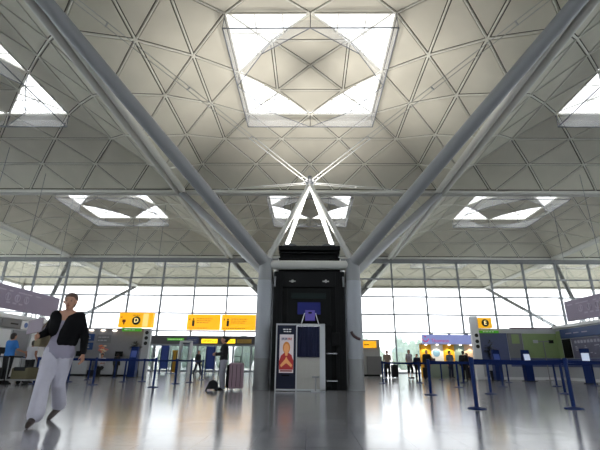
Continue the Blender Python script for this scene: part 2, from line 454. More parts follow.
# ---- photo booth
pb = thing('photo_booth', 'photo booth with navy curtain and lit poster in front of the black tower', 'photo booth', (-.27, 14.0, 0))
x0, x1 = -.82, .82
f = MB()
for x in (x0, -.14, .66): f.box(x-.02, x+.02, -.02, .03, 0, 2.12)
f.box(x0-.02, x1, -.02, .03, 2.09, 2.14); f.box(x0-.02, x1, -.02, .03, .02, .07)
f.build('frame', M_LGREY, pb)
box('side_panel', M_LGREY, pb, .68, x1, -.02, .62, 0, 2.13, .01)
box('cabinet', M_NAVYF, pb, x0+.01, -.15, .0, .62, .05, 2.09)
box('roof', M_LGREY, pb, x0, x1, .03, .62, 2.09, 2.13)
box('back_panel', M_LGREY, pb, -.14, .68, .58, .62, .05, 2.09)
poster = box('poster', mat('poster_cream', (190, 180, 186), .5, emit=.1), pb, -.71, -.24, -.02, .0, .56, 1.78)
def poster_bits():
    red = mat('poster_red', (150, 26, 28), .5, emit=.08); skin = mat('poster_skin', (206, 140, 86), .5, emit=.1)
    hair = mat('poster_hair', (180, 112, 44), .5, emit=.1); navy = mat('poster_navy', (24, 32, 84), .5, emit=.1)
    y = -.026
    def poly(name, pts, m, dy=0): return MB().prism([(-.475+u, .56+(v-.78)*1.22) for u, v in pts], 'y', y-dy-.003, y-dy).build(name, m, poster)
    poly('printed_shirt', [(-.23, .86), (.23, .86), (.235, 1.1), (.17, 1.24), (.07, 1.30), (-.07, 1.30), (-.18, 1.22), (-.235, 1.08)], red)
    poly('printed_hair', [(.125*math.cos(a)+.0, 1.43+.16*math.sin(a)) for a in [k*PI/9 for k in range(18)]], hair, .003)
    poly('printed_face', [(.085*math.cos(a), 1.41+.12*math.sin(a)) for a in [k*PI/9 for k in range(18)]], skin, .006)
    poly('printed_hands', [(-.2, .98), (-.05, 1.12), (0, 1.2), (.05, 1.12), (.2, .98), (.17, .92), (0, 1.03), (-.17, .92)], skin, .006)
    poly('printed_neck', [(-.04, 1.22), (.04, 1.22), (.05, 1.33), (-.05, 1.33)], skin, .004)
    poly('printed_caption', [(-.2, .81), (.2, .81), (.2, .85), (-.2, .85)], mat('poster_brown', (120, 50, 50), .5), .003)
    for k in range(7): poly('printed_symbol', [(-.17+.05*k, 1.63+.02*(k % 2)), (-.14+.05*k, 1.62), (-.135+.05*k, 1.69), (-.165+.05*k, 1.70)], [navy, red][k > 3], .003)
poster_bits()
f = MB()
for k, (u, wd) in enumerate(((-.60, .10), (-.49, .07), (-.41, .10))): f.box(u, u+wd-.015, -.022, -.018, 1.93, 1.965)
for k in range(3): f.box(-.58+.09*k, -.51+.09*k, -.022, -.018, 1.86, 1.89)
f.build('white_lettering', M_WHITE, pb)
box('coin_slot', M_BLACK, pb, -.62, -.36, -.03, .0, .46, .50)
# pleated curtain
cu = MB(); n = 48; pv = []
for i in range(n+1):
    u = -.12+.76*i/n; y = .03+.018*math.sin(i*1.05)+.006*math.sin(i*2.7)
    pv.append((cu.bm.verts.new((u, y, 1.06)), cu.bm.verts.new((u, y, 2.06))))
for i in range(n): cu.bm.faces.new((pv[i][0], pv[i+1][0], pv[i+1][1], pv[i][1]))
cu.build('curtain', mat('navy_curtain', (8, 16, 54), .8), pb, smooth=True)
box('curtain_rail', M_CHROME, pb, -.12, .64, .02, .05, 2.055, 2.075)
box('lower_panel', mat('pale_beige_panel', (156, 152, 147), .4, noise=.03), pb, -.12, .64, .0, .03, .07, 1.04)
# illuminated topper on two slanting rods
for p_, q_ in (((.0, .2, 2.12), (.12, .2, 2.52)), ((.62, .2, 2.12), (.50, .2, 2.52))): MB().tube(p_, q_, .014, n=8).build('topper_rod', M_WHITE, pb)
tp = box('topper_sign', mat('violet_lit_sign', (74, 62, 140), .5, emit=.12), pb, .14, .48, .16, .24, 2.26, 2.62, .02)
f = MB(); f.box(.25, .37, .15, .16, 2.50, 2.56); f.build('topper_mark', M_BLACK, tp)
# pedestal stool
st = thing('stool', 'small round chrome pedestal stool in front of the photo booth', 'stool', (.23, 13.83, 0))
MB().tube((0, 0, .0), (0, 0, .025), .15, n=24).build('base', M_LGREY, st, smooth=True)
MB().tube((0, 0, .02), (0, 0, .42), .025, n=12).build('post', M_STEELD, st, smooth=True)
MB().tube((0, 0, .42), (0, 0, .47), .12, n=24).build('seat', M_STEELD, st, smooth=True)

# ================================================================ HANGING BANNERS AND CHECK-IN WALLS
def banner(label, x, side):
    t = thing('hanging_banner', label, 'banner', (x, 0, 0))
    y0, y1 = (15.0, 26.4)
    box('board', M_LILAC, t, -.06, .06, y0, y1, 3.54, 4.80, .02)
    s = side
    rx = PI/2; rz = PI/2 if s < 0 else -PI/2
    xf = .064 if s < 0 else -.064
    def bar(ya, yb, za, zb):
        a, b_ = min(xf, xf*1.15), max(xf, xf*1.15)
        return (a, b_, ya, yb, za, zb)
    m = MB()
    yc = 22.6 if s < 0 else 24.2
    for k, wd in enumerate((.5, .3, .7, .4, .5)):                       # faint lines of small print
        ya = yc-1.6+.75*k; MB().box(*bar(ya, ya+wd, 4.50, 4.57)).build('print_line', M_LILAC2, t)
    for k in range(3): MB().box(*bar(yc-.9+.5*k, yc-.6+.5*k, 3.86, 3.95)).build('print_line', M_LILAC2, t)
    m.bm.free()
    m = MB()
    for k in range(3):                                                  # pale round emblems in the middle
        cy_, cz = yc-.85+.75*k, 4.2
        for j in range(10):
            a0, a1 = 2*PI*j/10, 2*PI*(j+1)/10
            m.tube((xf*1.05, cy_+.2*math.cos(a0), cz+.2*math.sin(a0)), (xf*1.05, cy_+.2*math.cos(a1), cz+.2*math.sin(a1)), .035, n=5)
        m.box(*bar(cy_-.05, cy_+.05, cz-.16, cz+.16))
        m.build('emblem', M_LILAC2, t); m = MB()
    m.bm.free()
    for yy in (16, 19.2, 22.4, 25.6):
        MB().tube((0, yy, 4.8), (0, yy, 12.0), .012, n=6).build('hanger', M_FRAME, t)
        
    return t
banner('long mauve banner hanging over the left check-in desks', -16.6, -1)
banner('long mauve banner hanging over the right check-in desks', 16.6, 1)

def small_sign_text(m, x0, x1, z0, z1, y, rows, seed, h=.05):
    rnd = random.Random(seed)
    for r in range(rows):
        z = z1-(r+.5)*(z1-z0)/rows; x = x0; end = x1-rnd.random()*.35*(x1-x0)
        while x < end:
            wd = .1+rnd.random()*.22; m.box(x, min(x+wd, end), y-.004, y, z-h/2, z+h/2); x += wd+.05

# ---- left check-in block
lw = thing('check_in_block', 'grey check-in wall at the left, running from the lettered D column to the edge', 'check-in wall')
box('front_wall', M_GREYW, lw, -16.6, -11.1, 28.0, 28.3, 0, 3.05)
box('side_wall', M_LGREY, lw, -16.9, -16.6, 15, 28.3, 0, 3.1)
box('lower_panel', M_GREYM, lw, -16.6, -11.1, 27.96, 28.0, 0, 1.05)
box('cornice', M_WHITE, lw, -16.75, -16.5, 15, 28.2, 3.1, 3.32)
for k, yb in enumerate((20.2, 21.75, 23.3, 24.85)):
    hd = box('header_sign', [M_GREYM, M_GREYM, M_WHITE, M_LILAC][k], lw, -16.56, -16.5, yb, yb+1.5, 2.58, 3.06, .01)
    m = MB(); m.box(-16.5, -16.495, yb+.65, yb+1.25, 2.78, 2.86)
    m.build('header_lettering', [M_INK, M_INK, mat('pale_blue_ink', (120, 140, 180), .5), M_LILAC2][k], hd)
    if k == 2:
        m = MB(); m.tube((-16.5, yb+.35, 2.82), (-16.49, yb+.35, 2.82), .15, n=20); m.build('header_logo', mat('blue_logo', (84, 110, 170), .5), hd)
for k, yb in enumerate((21.9, 23.5, 25.1, 26.7)):
    box('blind_panel', [M_WHITE, M_GREYW, M_WHITE, M_GREYW][k], lw, -16.58, -16.52, yb-.7, yb+.7, 1.1, 2.5)
def lit(x, z, parent):
    MB().box(x-.12, x+.12, 27.9, 28.0, z, z+.05).build('downlight', mat('lamp_white', (255, 240, 220), .4, emit=3), parent)
for x in (-14.9, -14.1, -13.3): lit(x, 2.86, lw)
# posters on the front wall
M_BPOST = mat('blue_poster', (30, 62, 118), .5)
for (a, b_, c, d_, m, lab) in ((-15.35, -14.62, 1.62, 2.08, M_BPOST, 'lower blue airline notice on the grey check-in wall'), (-15.35, -14.62, 2.2, 2.66, M_BPOST, 'upper blue airline notice on the grey check-in wall'),
                         (-14.42, -13.45, 2.05, 2.62, M_GREYM, 'grey framed notice on the left check-in wall')):
    p = thing('notice', lab, 'notice', ((a+b_)/2, 27.97, (c+d_)/2))
    hw, hh = (b_-a)/2, (d_-c)/2
    box('board', m, p, -hw, hw, -.03, 0, -hh, hh, .01)
    q = MB(); small_sign_text(q, -hw+.08, hw-.05, -hh+.08, hh-.08, -.031, 2, int(a*10), .07); q.build('print', M_LGREY, p)
fl = thing('flower_display', 'orange and pink flower arrangement against the left check-in wall', 'flowers', (-13.6, 27.3, 1.07))
MB().tube((0, 0, 0), (0, 0, .3), .1, .16, n=16).build('vase', M_WHITE, fl, smooth=True)
for k in range(16):
    a = random.random()*6.28; r_ = random.random()*.3; z = .45+random.random()*.35
    m = MB(); m.ball((r_*math.cos(a), r_*math.sin(a), z), .09, 1, 8, (1, 1, .6)); 
    for q in range(5): m.ball((r_*math.cos(a)+.08*math.cos(q*1.26), r_*math.sin(a)+.08*math.sin(q*1.26), z), .05, 1, 6, (1, 1, .5))
    m.tube((0, 0, .2), (r_*math.cos(a), r_*math.sin(a), z), .01, n=5)
    m.build('flower', [mat('orange_petal', (226, 130, 90), .6), mat('pink_petal', (206, 120, 120), .6), mat('cream_petal', (232, 210, 180), .6)][k % 3], fl, smooth=True)

# ---- right check-in block
rw = thing('check_in_block', 'coloured check-in wall at the right, running from the lettered E column to the edge', 'check-in wall')
M_SLATE = mat('slate_blue_panel', (84, 92, 130), .55, noise=.04); M_LIME = mat('muted_green_panel', (136, 156, 108), .55, noise=.05, nscale=2)
M_SKYB = mat('mid_blue_header', (66, 84, 128), .5)
box('front_wall', M_LGREY, rw, 11.1, 16.6, 28.0, 28.3, 0, 3.22)
box('side_wall', M_LGREY, rw, 16.6, 16.9, 14, 28.3, 0, 3.22)
box('blue_panel', M_SLATE, rw, 11.3, 13.25, 27.95, 28.0, .95, 2.92)
box('grey_panel', M_GREYM, rw, 13.3, 14.25, 27.95, 28.0, .95, 2.92)
g_ = box('green_square', M_LIME, rw, 13.55, 14.05, 27.93, 27.95, 2.25, 2.85)
box('green_panel', M_LIME, rw, 14.3, 16.58, 27.95, 28.0, 1.36, 2.9)
box('green_side_panel', M_LIME, rw, 16.55, 16.6, 27.55, 27.95, 1.36, 3.05)
box('slate_band', M_SLATE, rw, 13.3, 16.58, 27.94, 28.0, .8, 1.34)
box('slate_band', M_SLATE, rw, 16.52, 16.6, 14, 27.9, .8, 1.30)
hd = box('blue_header', M_SKYB, rw, 16.5, 16.58, 23.4, 27.4, 2.55, 3.12, .01)
m = MB()
for ya, wd in ((26.2, .6), (25.5, .5), (24.7, .5)): MB().box(16.495, 16.5, ya, ya+wd, 2.80, 2.86).build('print_line', M_LILAC2, hd)
hd2 = box('grey_header', M_GREYM, rw, 16.5, 16.58, 19.2, 23.3, 2.5, 3.12, .01)
m = MB(); m.box(16.495, 16.5, 20.5, 22.9, 2.62, 2.70); m.build('header_lettering', M_WHITE, hd2)
box('dark_recess', M_BLACK2, rw, 16.53, 16.6, 26.6, 27.4, 1.35, 2.5)
pp = box('patterned_panel', mat('muted_lilac_panel', (104, 102, 124), .55, noise=.12, nscale=3), rw, 16.52, 16.6, 23.2, 26.4, 1.32, 2.5)
rnd = random.Random(5); M_PP = mat('pale_print', (170, 170, 186), .6)
for k in range(9):
    ya = 26.1-k*.3; MB().box(16.512, 16.52, ya-.2, ya, 2.2, 2.36).build('print_block', M_PP, pp)
for k in range(16):
    ya = 23.4+rnd.random()*2.6; z = 1.45+rnd.random()*.6; MB().box(16.512, 16.52, ya, ya+.1+rnd.random()*.15, z, z+.05).build('print_line', M_PP, pp)
box('dark_recess', M_BLACK2, rw, 16.53, 16.6, 21.4, 23.1, 1.32, 2.45)
box('plinth', M_WHITE, rw, 16.45, 16.6, 14, 27.9, .0, .16)
box('plinth', M_WHITE, rw, 11.3, 16.6, 27.85, 28.0, .0, .16)
box('cornice', M_WHITE, rw, 16.42, 16.62, 14, 28.2, 3.22, 3.38)
MB().box(13.6, 16.4, 27.98, 28.2, 3.22, 3.30).build('cornice_strip', mat('dull_red_strip', (88, 62, 70), .6), rw)

# ---- check-in desks in front of the walls
def desk(loc, rz, label):
    t = thing('check_in_desk', label, 'desk', loc, rz, 'check-in desks in front of the grey and coloured walls')
    f = MB(); f.box(-.85, .85, -.35, .35, .1, 1.02); f.build('counter', M_LGREY, t, .015)
    box('plinth', M_BLACK2, t, -.8, .8, -.3, .3, 0, .1)
    box('countertop', M_NAVY, t, -.9, .9, -.42, .38, 1.02, 1.07, .01)
    box('scale_belt', M_BLACK2, t, .9, 1.5, -.3, .35, .0, .35, .01)
    mo = MB(); mo.box(-.25, .25, .1, .15, 1.2, 1.52); mo.tube((0, .14, 1.07), (0, .14, 1.25), .03, n=8); mo.box(-.12, .12, .05, .22, 1.07, 1.085); mo.build('monitor', M_BLACK2, t)
    return t
D0 = desk((-12.6, 27.45, 0), 0, 'check-in desk with dark monitor under the round lettered D sign')
c = copy_tree(D0); c.location = (-15.2, 27.45, 0); c['label'] = 'check-in desk with dark monitor below the two blue airline notices'
for k, yy in enumerate((21.3, 23.9)):
    c = copy_tree(D0); c.location = (-15.7, yy, 0); c.rotation_euler = (0, 0, PI/2)
    c['label'] = ['check-in desk behind the man in the blue shirt at the left edge', 'check-in desk behind the walking woman, under the white header sign'][k]

# ---- lettered totems
def ring_letter(parent, ch, x, z, y, r):
    MB().tube((x, y-.01, z), (x, y, z), r, n=32).build('disc', M_INK, parent)
    text(ch, r*1.45, mat('sign_yellow_letter', (250, 225, 150), .5, emit=.5), parent, (x, y-.016, z), 'letter', bold=.006)
t = thing('zone_totem', 'white totem column with three round icons beside the yellow E sign', 'totem', (10.98, 27.5, 0))
box('column', M_WHITE, t, -.26, .22, -.15, .15, 0, 3.96, .02)
m = MB()
for z in (2.72, 2.34, 2.02): MB().tube((.02, -.17, z), (.02, -.15, z), .12, n=16).build('icon', M_INK, t)
t = thing('zone_sign', 'yellow square sign with letter E in a black circle', 'sign', (11.66, 27.5, 0))
box('sign_box', mat('ochre_sign_face', (226, 166, 14), .45, emit=.35), t, -.44, .44, -.2, .2, 3.2, 3.86, .015)
ring_letter(t, 'E', 0, 3.52, -.2, .24)
for x in (-.3, .3): MB().tube((x, 0, 2.98), (x, 0, 3.2), .02, n=8).build('hanger', M_STEELD, t)
t = thing('green_sign', 'green lit sign below the yellow E sign', 'sign', (11.9, 27.5, 0))
box('sign_box', M_GREEN, t, -.63, .63, -.08, .08, 2.88, 3.04, .02)
m = MB(); small_sign_text(m, -.42, .35, 2.92, 3.0, -.081, 1, 4, .05); m.build('print', M_WHITE, t)
t = thing('zone_totem', 'white totem column with three round icons beside the yellow D sign', 'totem', (-10.85, 27.5, 0))
box('column', M_LGREY, t, -.22, .26, -.15, .15, 0, 2.98, .02)
m = MB()
for z in (2.72, 2.38, 2.04): MB().tube((.02, -.17, z), (.02, -.15, z), .12, n=16).build('icon', M_INK, t)
t = thing('zone_sign', 'wide yellow sign with letter D in a black circle and an arrow', 'sign', (-11.7, 27.5, 0))
box('sign_box', M_YEL, t, -1.14, 1.14, -.2, .2, 3.06, 4.02, .015)
mid = box('centre_panel', mat('ochre_sign_face', (206, 156, 24)), t, -.28, .42, -.21, -.2, 3.1, 3.92)
ring_letter(t, 'D', .06, 3.5, -.21, .28)
box('pale_strip', mat('pale_orange_strip', (236, 190, 110), .5, emit=.5), t, .5, .86, -.21, -.2, 3.1, 3.96)
m = MB(); m.box(-.88, -.66, -.21, -.2, 3.38, 3.56); m.prism([(-1.02, 3.72), (-.92, 3.66), (-.92, 3.78)], 'y', -.21, -.2)
m.box(-.80, -.72, -.21, -.2, 3.24, 3.38); m.build('arrow_symbol', mat('dark_red_ink', (120, 40, 20), .5), t)
m = MB(); small_sign_text(m, -.2, .36, 3.82, 3.88, -.212, 1, 9, .03); small_sign_text(m, -.9, .9, 4.0, 4.0, -.201, 1, 9, .0); m.build('print', M_INK, t)
for x in (-.9, .9): MB().tube((x, .1, 4.02), (x, .1, 12.0), .012, n=6).build('hanger', M_FRAME, t)
t = thing('green_sign', 'green lit sign below the yellow D sign', 'sign', (-11.93, 27.5, 0))
box('sign_box', M_GREEN, t, -.64, .64, -.08, .08, 2.80, 3.03, .02)
m = MB(); small_sign_text(m, -.48, .3, 2.86, 2.97, -.081, 1, 3, .06); m.build('print', M_WHITE, t)

# ---- yellow direction signs mounted at the window wall
for k, (xa, xb, lab) in enumerate(((-12.95, -9.45, 'left of the two wide yellow direction signs on the window wall'), (-9.3, -5.7, 'right of the two wide yellow direction signs on the window wall'))):
    t = thing('direction_sign', lab, 'sign', ((xa+xb)/2, WY-.42, 0), 0)
    hw = (xb-xa)/2
    box('sign_box', M_YEL, t, -hw, hw, -.12, .12, 4.12, 5.72, .02)
    m = MB(); small_sign_text(m, -hw+1.0, hw-.5, 4.75, 5.35, -.125, 3, 11+k, .06); small_sign_text(m, -hw+.2, hw-.9, 4.27, 4.33, -.125, 1, 17+k, .05)
    m.build('print', mat('dark_amber_ink', (120, 80, 10), .5), t)
    m = MB(); m.box(-hw+.55, -hw+.80, -.125, -.12, 4.5, 5.1); m.ball((-hw+.67, -.12, 5.22), .09, 1, 8, (1, .1, 1)); m.prism([(-hw+.2, 5.2), (-hw+.32, 5.35), (-hw+.32, 5.05)], 'y', -.125, -.12)
    m.build('pictogram', M_INK, t)
t = thing('airline_panel', 'navy notice panel on the dark bulkhead above the doors', 'sign', (-12.13, WY-.66, 0))
box('board', mat('slate_navy', (48, 54, 92), .5), t, -.62, .62, -.04, .04, 2.72, 3.42, .01)
m = MB(); small_sign_text(m, -.45, .5, 2.9, 3.2, -.041, 2, 8, .05); m.build('print', M_GREYM, t)
for (xa, xb, mm, lab) in ((-11.2, -9.55, M_YEL2, 'lit yellow strip sign on the dark bulkhead, left of the standing woman'), (-8.75, -7.7, M_YEL2, 'lit yellow strip sign on the dark bulkhead, right of the standing woman'), (-7.5, -6.0, M_YELD, 'unlit ochre strip sign on the dark bulkhead near the steel trunk')):
    t = thing('strip_sign', lab, 'sign', ((xa+xb)/2, WY-.66, 0))
    box('sign_box', mm, t, -(xb-xa)/2, (xb-xa)/2, -.05, .04, 2.78, 3.2, .015)
    m = MB(); small_sign_text(m, -(xb-xa)/2+.1, (xb-xa)/2-.05, 2.88, 3.1, -.055, 2, int(xa*7), .04); m.build('print', mat('dark_amber_ink', (120, 80, 10)), t)
t = thing('green_sign', 'long green lit sign on a dark beam behind the D column', 'sign', (-13.7, WY-.66, 0))
box('sign_box', M_GREEN, t, -1.1, .65, -.05, .04, 3.02, 3.26, .02)
m = MB(); small_sign_text(m, -.95, .5, 3.09, 3.19, -.051, 1, 31, .05); m.build('print', mat('pale_green_print', (190, 220, 160), .5, emit=.3), t)

# ---- Thomson desk
t = thing('travel_desk', 'travel counter with lilac sign and lit yellow back wall', 'kiosk', (10.25, 31.0, 0))
sg = box('sign_board', mat('lilac_sign_face', (140, 150, 206), .5, emit=.25), t, -1.86, 2.3, -.06, .06, 2.33, 3.0, .01)
M_TRED = mat('logo_red', (206, 78, 140), .5, emit=.15)
text('Thomson', .34, M_TRED, sg, (-.55, -.075, 2.56), bold=.002)
m = MB(); pts = [(-1.62+.22*math.cos(a), -.07, 2.70+.2*math.sin(a)) for a in [PI*1.0+k*PI/8 for k in range(9)]]
m.path(pts, .045, 8); m.ball((-1.60, -.07, 2.84), .05, 1, 8); m.tube((-1.9+.28, -.07, 2.86), (-1.72, -.07, 2.86), .03, n=6); m.build('smile_logo', M_TRED, sg, smooth=True)
M_YW = mat('yellow_wall_panel', (226, 168, 30), .55)
for k, (xa, xb, mm) in enumerate(((-1.86, -1.0, M_YW), (-1.0, -.1, M_WHITE), (-.1, .75, M_YW), (.75, 1.5, mat('teal_grey_panel', (130, 150, 146), .5)), (1.5, 2.3, mat('peach_panel', (206, 176, 150), .5)))):
    box('wall_panel', mm, t, xa, xb, .9, 1.0, 0, 2.4)
for x in (-1.45, -.6, .3, 1.15, 1.95):
    lp = MB().tube((x, .6, 2.27), (x, .6, 2.33), .08, n=14).build('downlight', mat('lamp_white', (255, 240, 220)), t, smooth=True)
    ld = bpy.data.lights.new('kiosk_lamp', 'SPOT'); ld.energy = 22; ld.spot_size = R(110); ld.color = (1, .88, .66); ld.shadow_soft_size = .06
    lo = bpy.data.objects.new('kiosk_lamp', ld); COL.objects.link(lo); lo.location = (10.25+x, 31.6, 2.24)
box('canopy', M_LGREY, t, -1.86, 2.3, .06, 1.0, 2.33, 2.42)
m = MB(); m.tube((-.62, .88, 1.72), (-.62, .9, 1.72), .27, n=24); m.build('round_emblem', mat('pale_blue_emblem', (120, 160, 190), .5), t)
box('counter', mat('grey_green_counter', (128, 138, 124), .5), t, -1.7, 2.2, .0, .5, 0, 1.05, .02)
for x in (-1.1, .2, 1.5): MB().box(x-.1, x+.1, -.02, .05, 3.0, 3.06).build('clip', M_NAVY, t)

# ---- grey booth with small yellow sign
t = thing('grey_booth', 'small grey booth behind the right trunk with a yellow sign', 'booth', (4.72, 33.0, 0))
box('body', mat('warm_grey_panel', (148, 147, 146), .6), t, -1.0, .82, 0, 1.6, .12, 2.72, .01)
box('dark_plinth', M_BLACK2, t, -.95, .78, .05, 1.5, 0, .12)  # charcoal plinth set back under the booth body
box('counter_front', mat('dark_warm_grey', (104, 102, 102), .6), t, -.25, .9, -.25, 0, .12, 1.45, .01)
s_ = box('sign_box', M_YEL, t, -.9, .55, -.1, -.01, 2.08, 2.6, .01)
m = MB(); m.box(-.4, -.22, -.105, -.1, 2.28, 2.36); m.box(-.19, -.02, -.105, -.1, 2.28, 2.36); m.build('print', mat('dark_amber_ink', (120, 80, 10)), s_)

# ---- freestanding boards near the doors
def board(loc, w_, h_, m, label, name='display_board', cat='display board', rz=0):
    t = thing(name, label, cat, loc, rz)
    box('panel', m, t, -w_/2, w_/2, -.04, .04, .38 if m is M_NAVYB else .1, h_, .01)
    f = MB()
    for x in (-w_/2+.05, w_/2-.05): f.box(x-.03, x+.03, -.05, .05, 0, h_-.1); f.box(x-.04, x+.04, -.3, .3, 0, .04)
    f.build('stand', M_NAVY, t)
    return t
M_NAVYB = mat('navy_board', (24, 52, 128), .5)
board((-11.6, 33.5, 0), .66, 2.15, M_NAVYB, 'tall navy display board left of the yellow panel')
board((-7.85, 33.2, 0), .72, 2.1, M_NAVYB, 'tall navy display board just left of the standing woman')
board((-11.0, 34.2, 0), .42, 1.8, mat('mustard_panel', (186, 142, 30), .5), 'narrow mustard yellow panel between navy board and white portal', 'yellow_panel', 'display board')
t = thing('security_portal', 'white framed portal beside the mustard panel', 'portal', (-10.1, 34.0, 0))
f = MB()
for x in (-.45, .37): f.box(x, x+.08, -.35, .35, 0, 2.5)
f.box(-.45, .45, -.35, .35, 2.42, 2.55); f.build('frame', M_LGREY, t, .01)
box('glass_panel', MCLEAR, t, -.37, .37, -.01, .01, .2, 2.4)

# ---- kiosks
def kiosk(loc, rz, label, screen):
    t = thing('self_service_kiosk', label, 'kiosk', loc, rz)
    m = MB(); m.prism([(-.2, 0), (.2, 0), (.2, .9), (.12, 1.75), (-.02, 1.75), (-.2, .95)], 'x', -.22, .22); m.build('body', M_NAVY, t, .012)
    m = MB(); m.box(-.17, .17, -.01, .01, -.2, .2); s_ = m.build('screen', screen, t); s_.location = (0, -.125, 1.32); s_.rotation_euler = (R(-13), 0, 0)
    box('base', M_BLACK2, t, -.3, .3, -.3, .3, 0, .03, .005)
    return t
M_SCRL = mat('pale_lit_screen', (170, 180, 200), .3, emit=.35); M_SCRD = mat('dark_blue_screen', (36, 52, 104), .3, emit=.3)
kiosk((-10.6, 25.3, 0), 0, 'navy self-service kiosk in front of the D totem', M_SCRD)
kiosk((11.3, 25.6, 0), 0, 'navy self-service kiosk in front of the blue panel right of the E totem', M_SCRD)
kiosk((12.9, 25.2, 0), 0, 'self-service kiosk with pale screen in front of the green panel', M_SCRL)
kiosk((14.6, 22.4, 0), -.6, 'navy self-service kiosk in front of the patterned check-in panel', M_SCRL)
kiosk((15.2, 20.9, 0), -.8, 'navy self-service kiosk nearest the right edge', M_SCRD)
# brochure stand on the green wall side
t = thing('brochure_stand', 'thin T-shaped brochure stand in front of the green panel', 'stand', (15.2, 27.2, 0))
MB().tube((0, 0, 0), (0, 0, 2.35), .03, n=10).build('post', M_STEELD, t); MB().tube((0, 0, 0), (0, 0, .03), .25, n=20).build('base', M_STEELD, t)
m = MB(); m.box(-.55, .55, -.03, .03, 2.33, 2.39); m.build('arm', M_STEELD, t)
for x in (-.5, .5): MB().box(x-.14, x+.14, -.06, .02, 2.25, 2.45).build('holder', M_LGREY if x < 0 else M_BLACK2, t, .01)

# dark plants by D totem, and by E panel
def plant(loc, label, n=60, r=.4, h=.7):
    t = thing('potted_plant', label, 'plant', loc)
    MB().tube((0, 0, 0), (0, 0, .55), .2, .26, n=20).build('pot', M_BLACK2, t, smooth=True)
    m = MB(); rnd = random.Random(n)
    m.tube((0, 0, .5), (0, 0, 1.6), .025, n=6)
    for k in range(n*3):
        a = rnd.random()*6.28; e = rnd.random()*PI-PI/2; rr = r*(.3+.7*rnd.random())
        c = Vector((rr*math.cos(a)*math.cos(e), rr*math.sin(a)*math.cos(e), 1.75+h*.7*math.sin(e)*rnd.random()*1.2))
        d = Vector((math.cos(a), math.sin(a), rnd.random()-.5)).normalized()*.13; s_ = Vector((-math.sin(a), math.cos(a), .3)).normalized()*.04
        v = [m.bm.verts.new(x) for x in (c-d, c+s_, c+d, c-s_)]; m.bm.faces.new(v)
    m.build('foliage', mat('dark_olive_leaf', (52, 50, 42), .7), t)
    return t
plant((-11.0, 26.3, 0), 'dark leafy plant beside the navy kiosk under the D sign', 60, .38, .4)
plant((11.75, 27.2, 0), 'dark brown bushy plant in front of the blue panel under the E sign', 61, .42, .8)

# ================================================================ BARRIERS
post_src = []
def make_post(loc, label):
    if not post_src:
        t = thing('barrier_post', label, 'barrier post', loc)
        MB().tube((0, 0, .03), (0, 0, .95), .042, n=18).build('pole', M_NAVY, t, smooth=True)
        m = MB(); m.tube((0, 0, 0), (0, 0, .018), .185, n=28); m.tube((0, 0, .018), (0, 0, .045), .18, .05, n=28); m.build('base', M_NAVY, t, smooth=True)
        m = MB(); m.tube((0, 0, .89), (0, 0, 1.0), .052, n=18); m.tube((0, 0, 1.0), (0, 0, 1.015), .05, .03, n=18); m.build('belt_head', M_NAVY, t, smooth=True)
        post_src.append(t); return t
    t = copy_tree(post_src[0], None)
    for ch in list(t.children):
        if ch.name.startswith('belt') and not ch.name.startswith('belt_head'): bpy.data.objects.remove(ch)
    t.location = loc; t['label'] = label; return t
def belt(a, b_):
    pa, pb_ = a.location, b_.location; d = pb_-pa; d.z = 0
    L = d.length; ang = math.atan2(d.y, d.x)
    m = MB(); n = 14; M = Matrix.Rotation(ang, 4, 'Z')
    rows = []
    for i in range(n+1):
        s_ = i/n; x = .05+(L-.1)*s_; sag = .03*4*s_*(1-s_)*min(1, L/4)
        rows.append([m.bm.verts.new(M @ Vector((x, y, z-sag))) for y, z in ((-.004, .905), (.004, .905), (.004, .975), (-.004, .975))])
    for r0, r1 in zip(rows, rows[1:]):
        for k in range(4): m.bm.faces.new((r0[k], r0[(k+1) % 4], r1[(k+1) % 4], r1[k]))
    m.bm.faces.new(rows[0]); m.bm.faces.new(rows[-1][::-1])
    return m.build('belt', M_BELT, a)
G_R = {'H': (5.59, 9.25, 'navy barrier post nearest the right corner of the frame'), 'A': (3.48, 9.03, 'nearest navy barrier post right of the tower, left of the corner one'),
 'B': (3.66, 12.97, 'navy barrier post at the left end of the near right queue'), 'F': (5.76, 13.71, 'navy barrier post in front of the E totem'),
 'N': (8.31, 14.09, 'navy barrier post behind the corner post at the right'), 'C': (6.06, 17.45, 'navy barrier post in front of the lilac travel sign'),
 'I': (8.18, 18.22, 'navy barrier post in front of the navy kiosk by the E totem'), 'K': (10.97, 19.15, 'navy barrier post in front of the T-shaped stand'),
 'M': (13.2, 19.97, 'navy barrier post by the kiosks at the right edge'), 'm': (3.56, 20.61, 'navy barrier post next to the grey booth'),
 'E': (5.51, 21.37, 'navy barrier post in front of the waiting group'), 'G': (7.86, 21.9, 'navy barrier post below the right part of the travel counter'),
 'J': (10.66, 23.0, 'navy barrier post in front of the kiosk with pale screen'), 'n': (4.43, 25.02, 'farther navy barrier post between booth and waiting group'),
 'D': (8.03, 25.97, 'farthest navy barrier post in front of the yellow kiosk wall'), 'Z': (8.9, 9.9, 'navy barrier post just outside the right edge')}
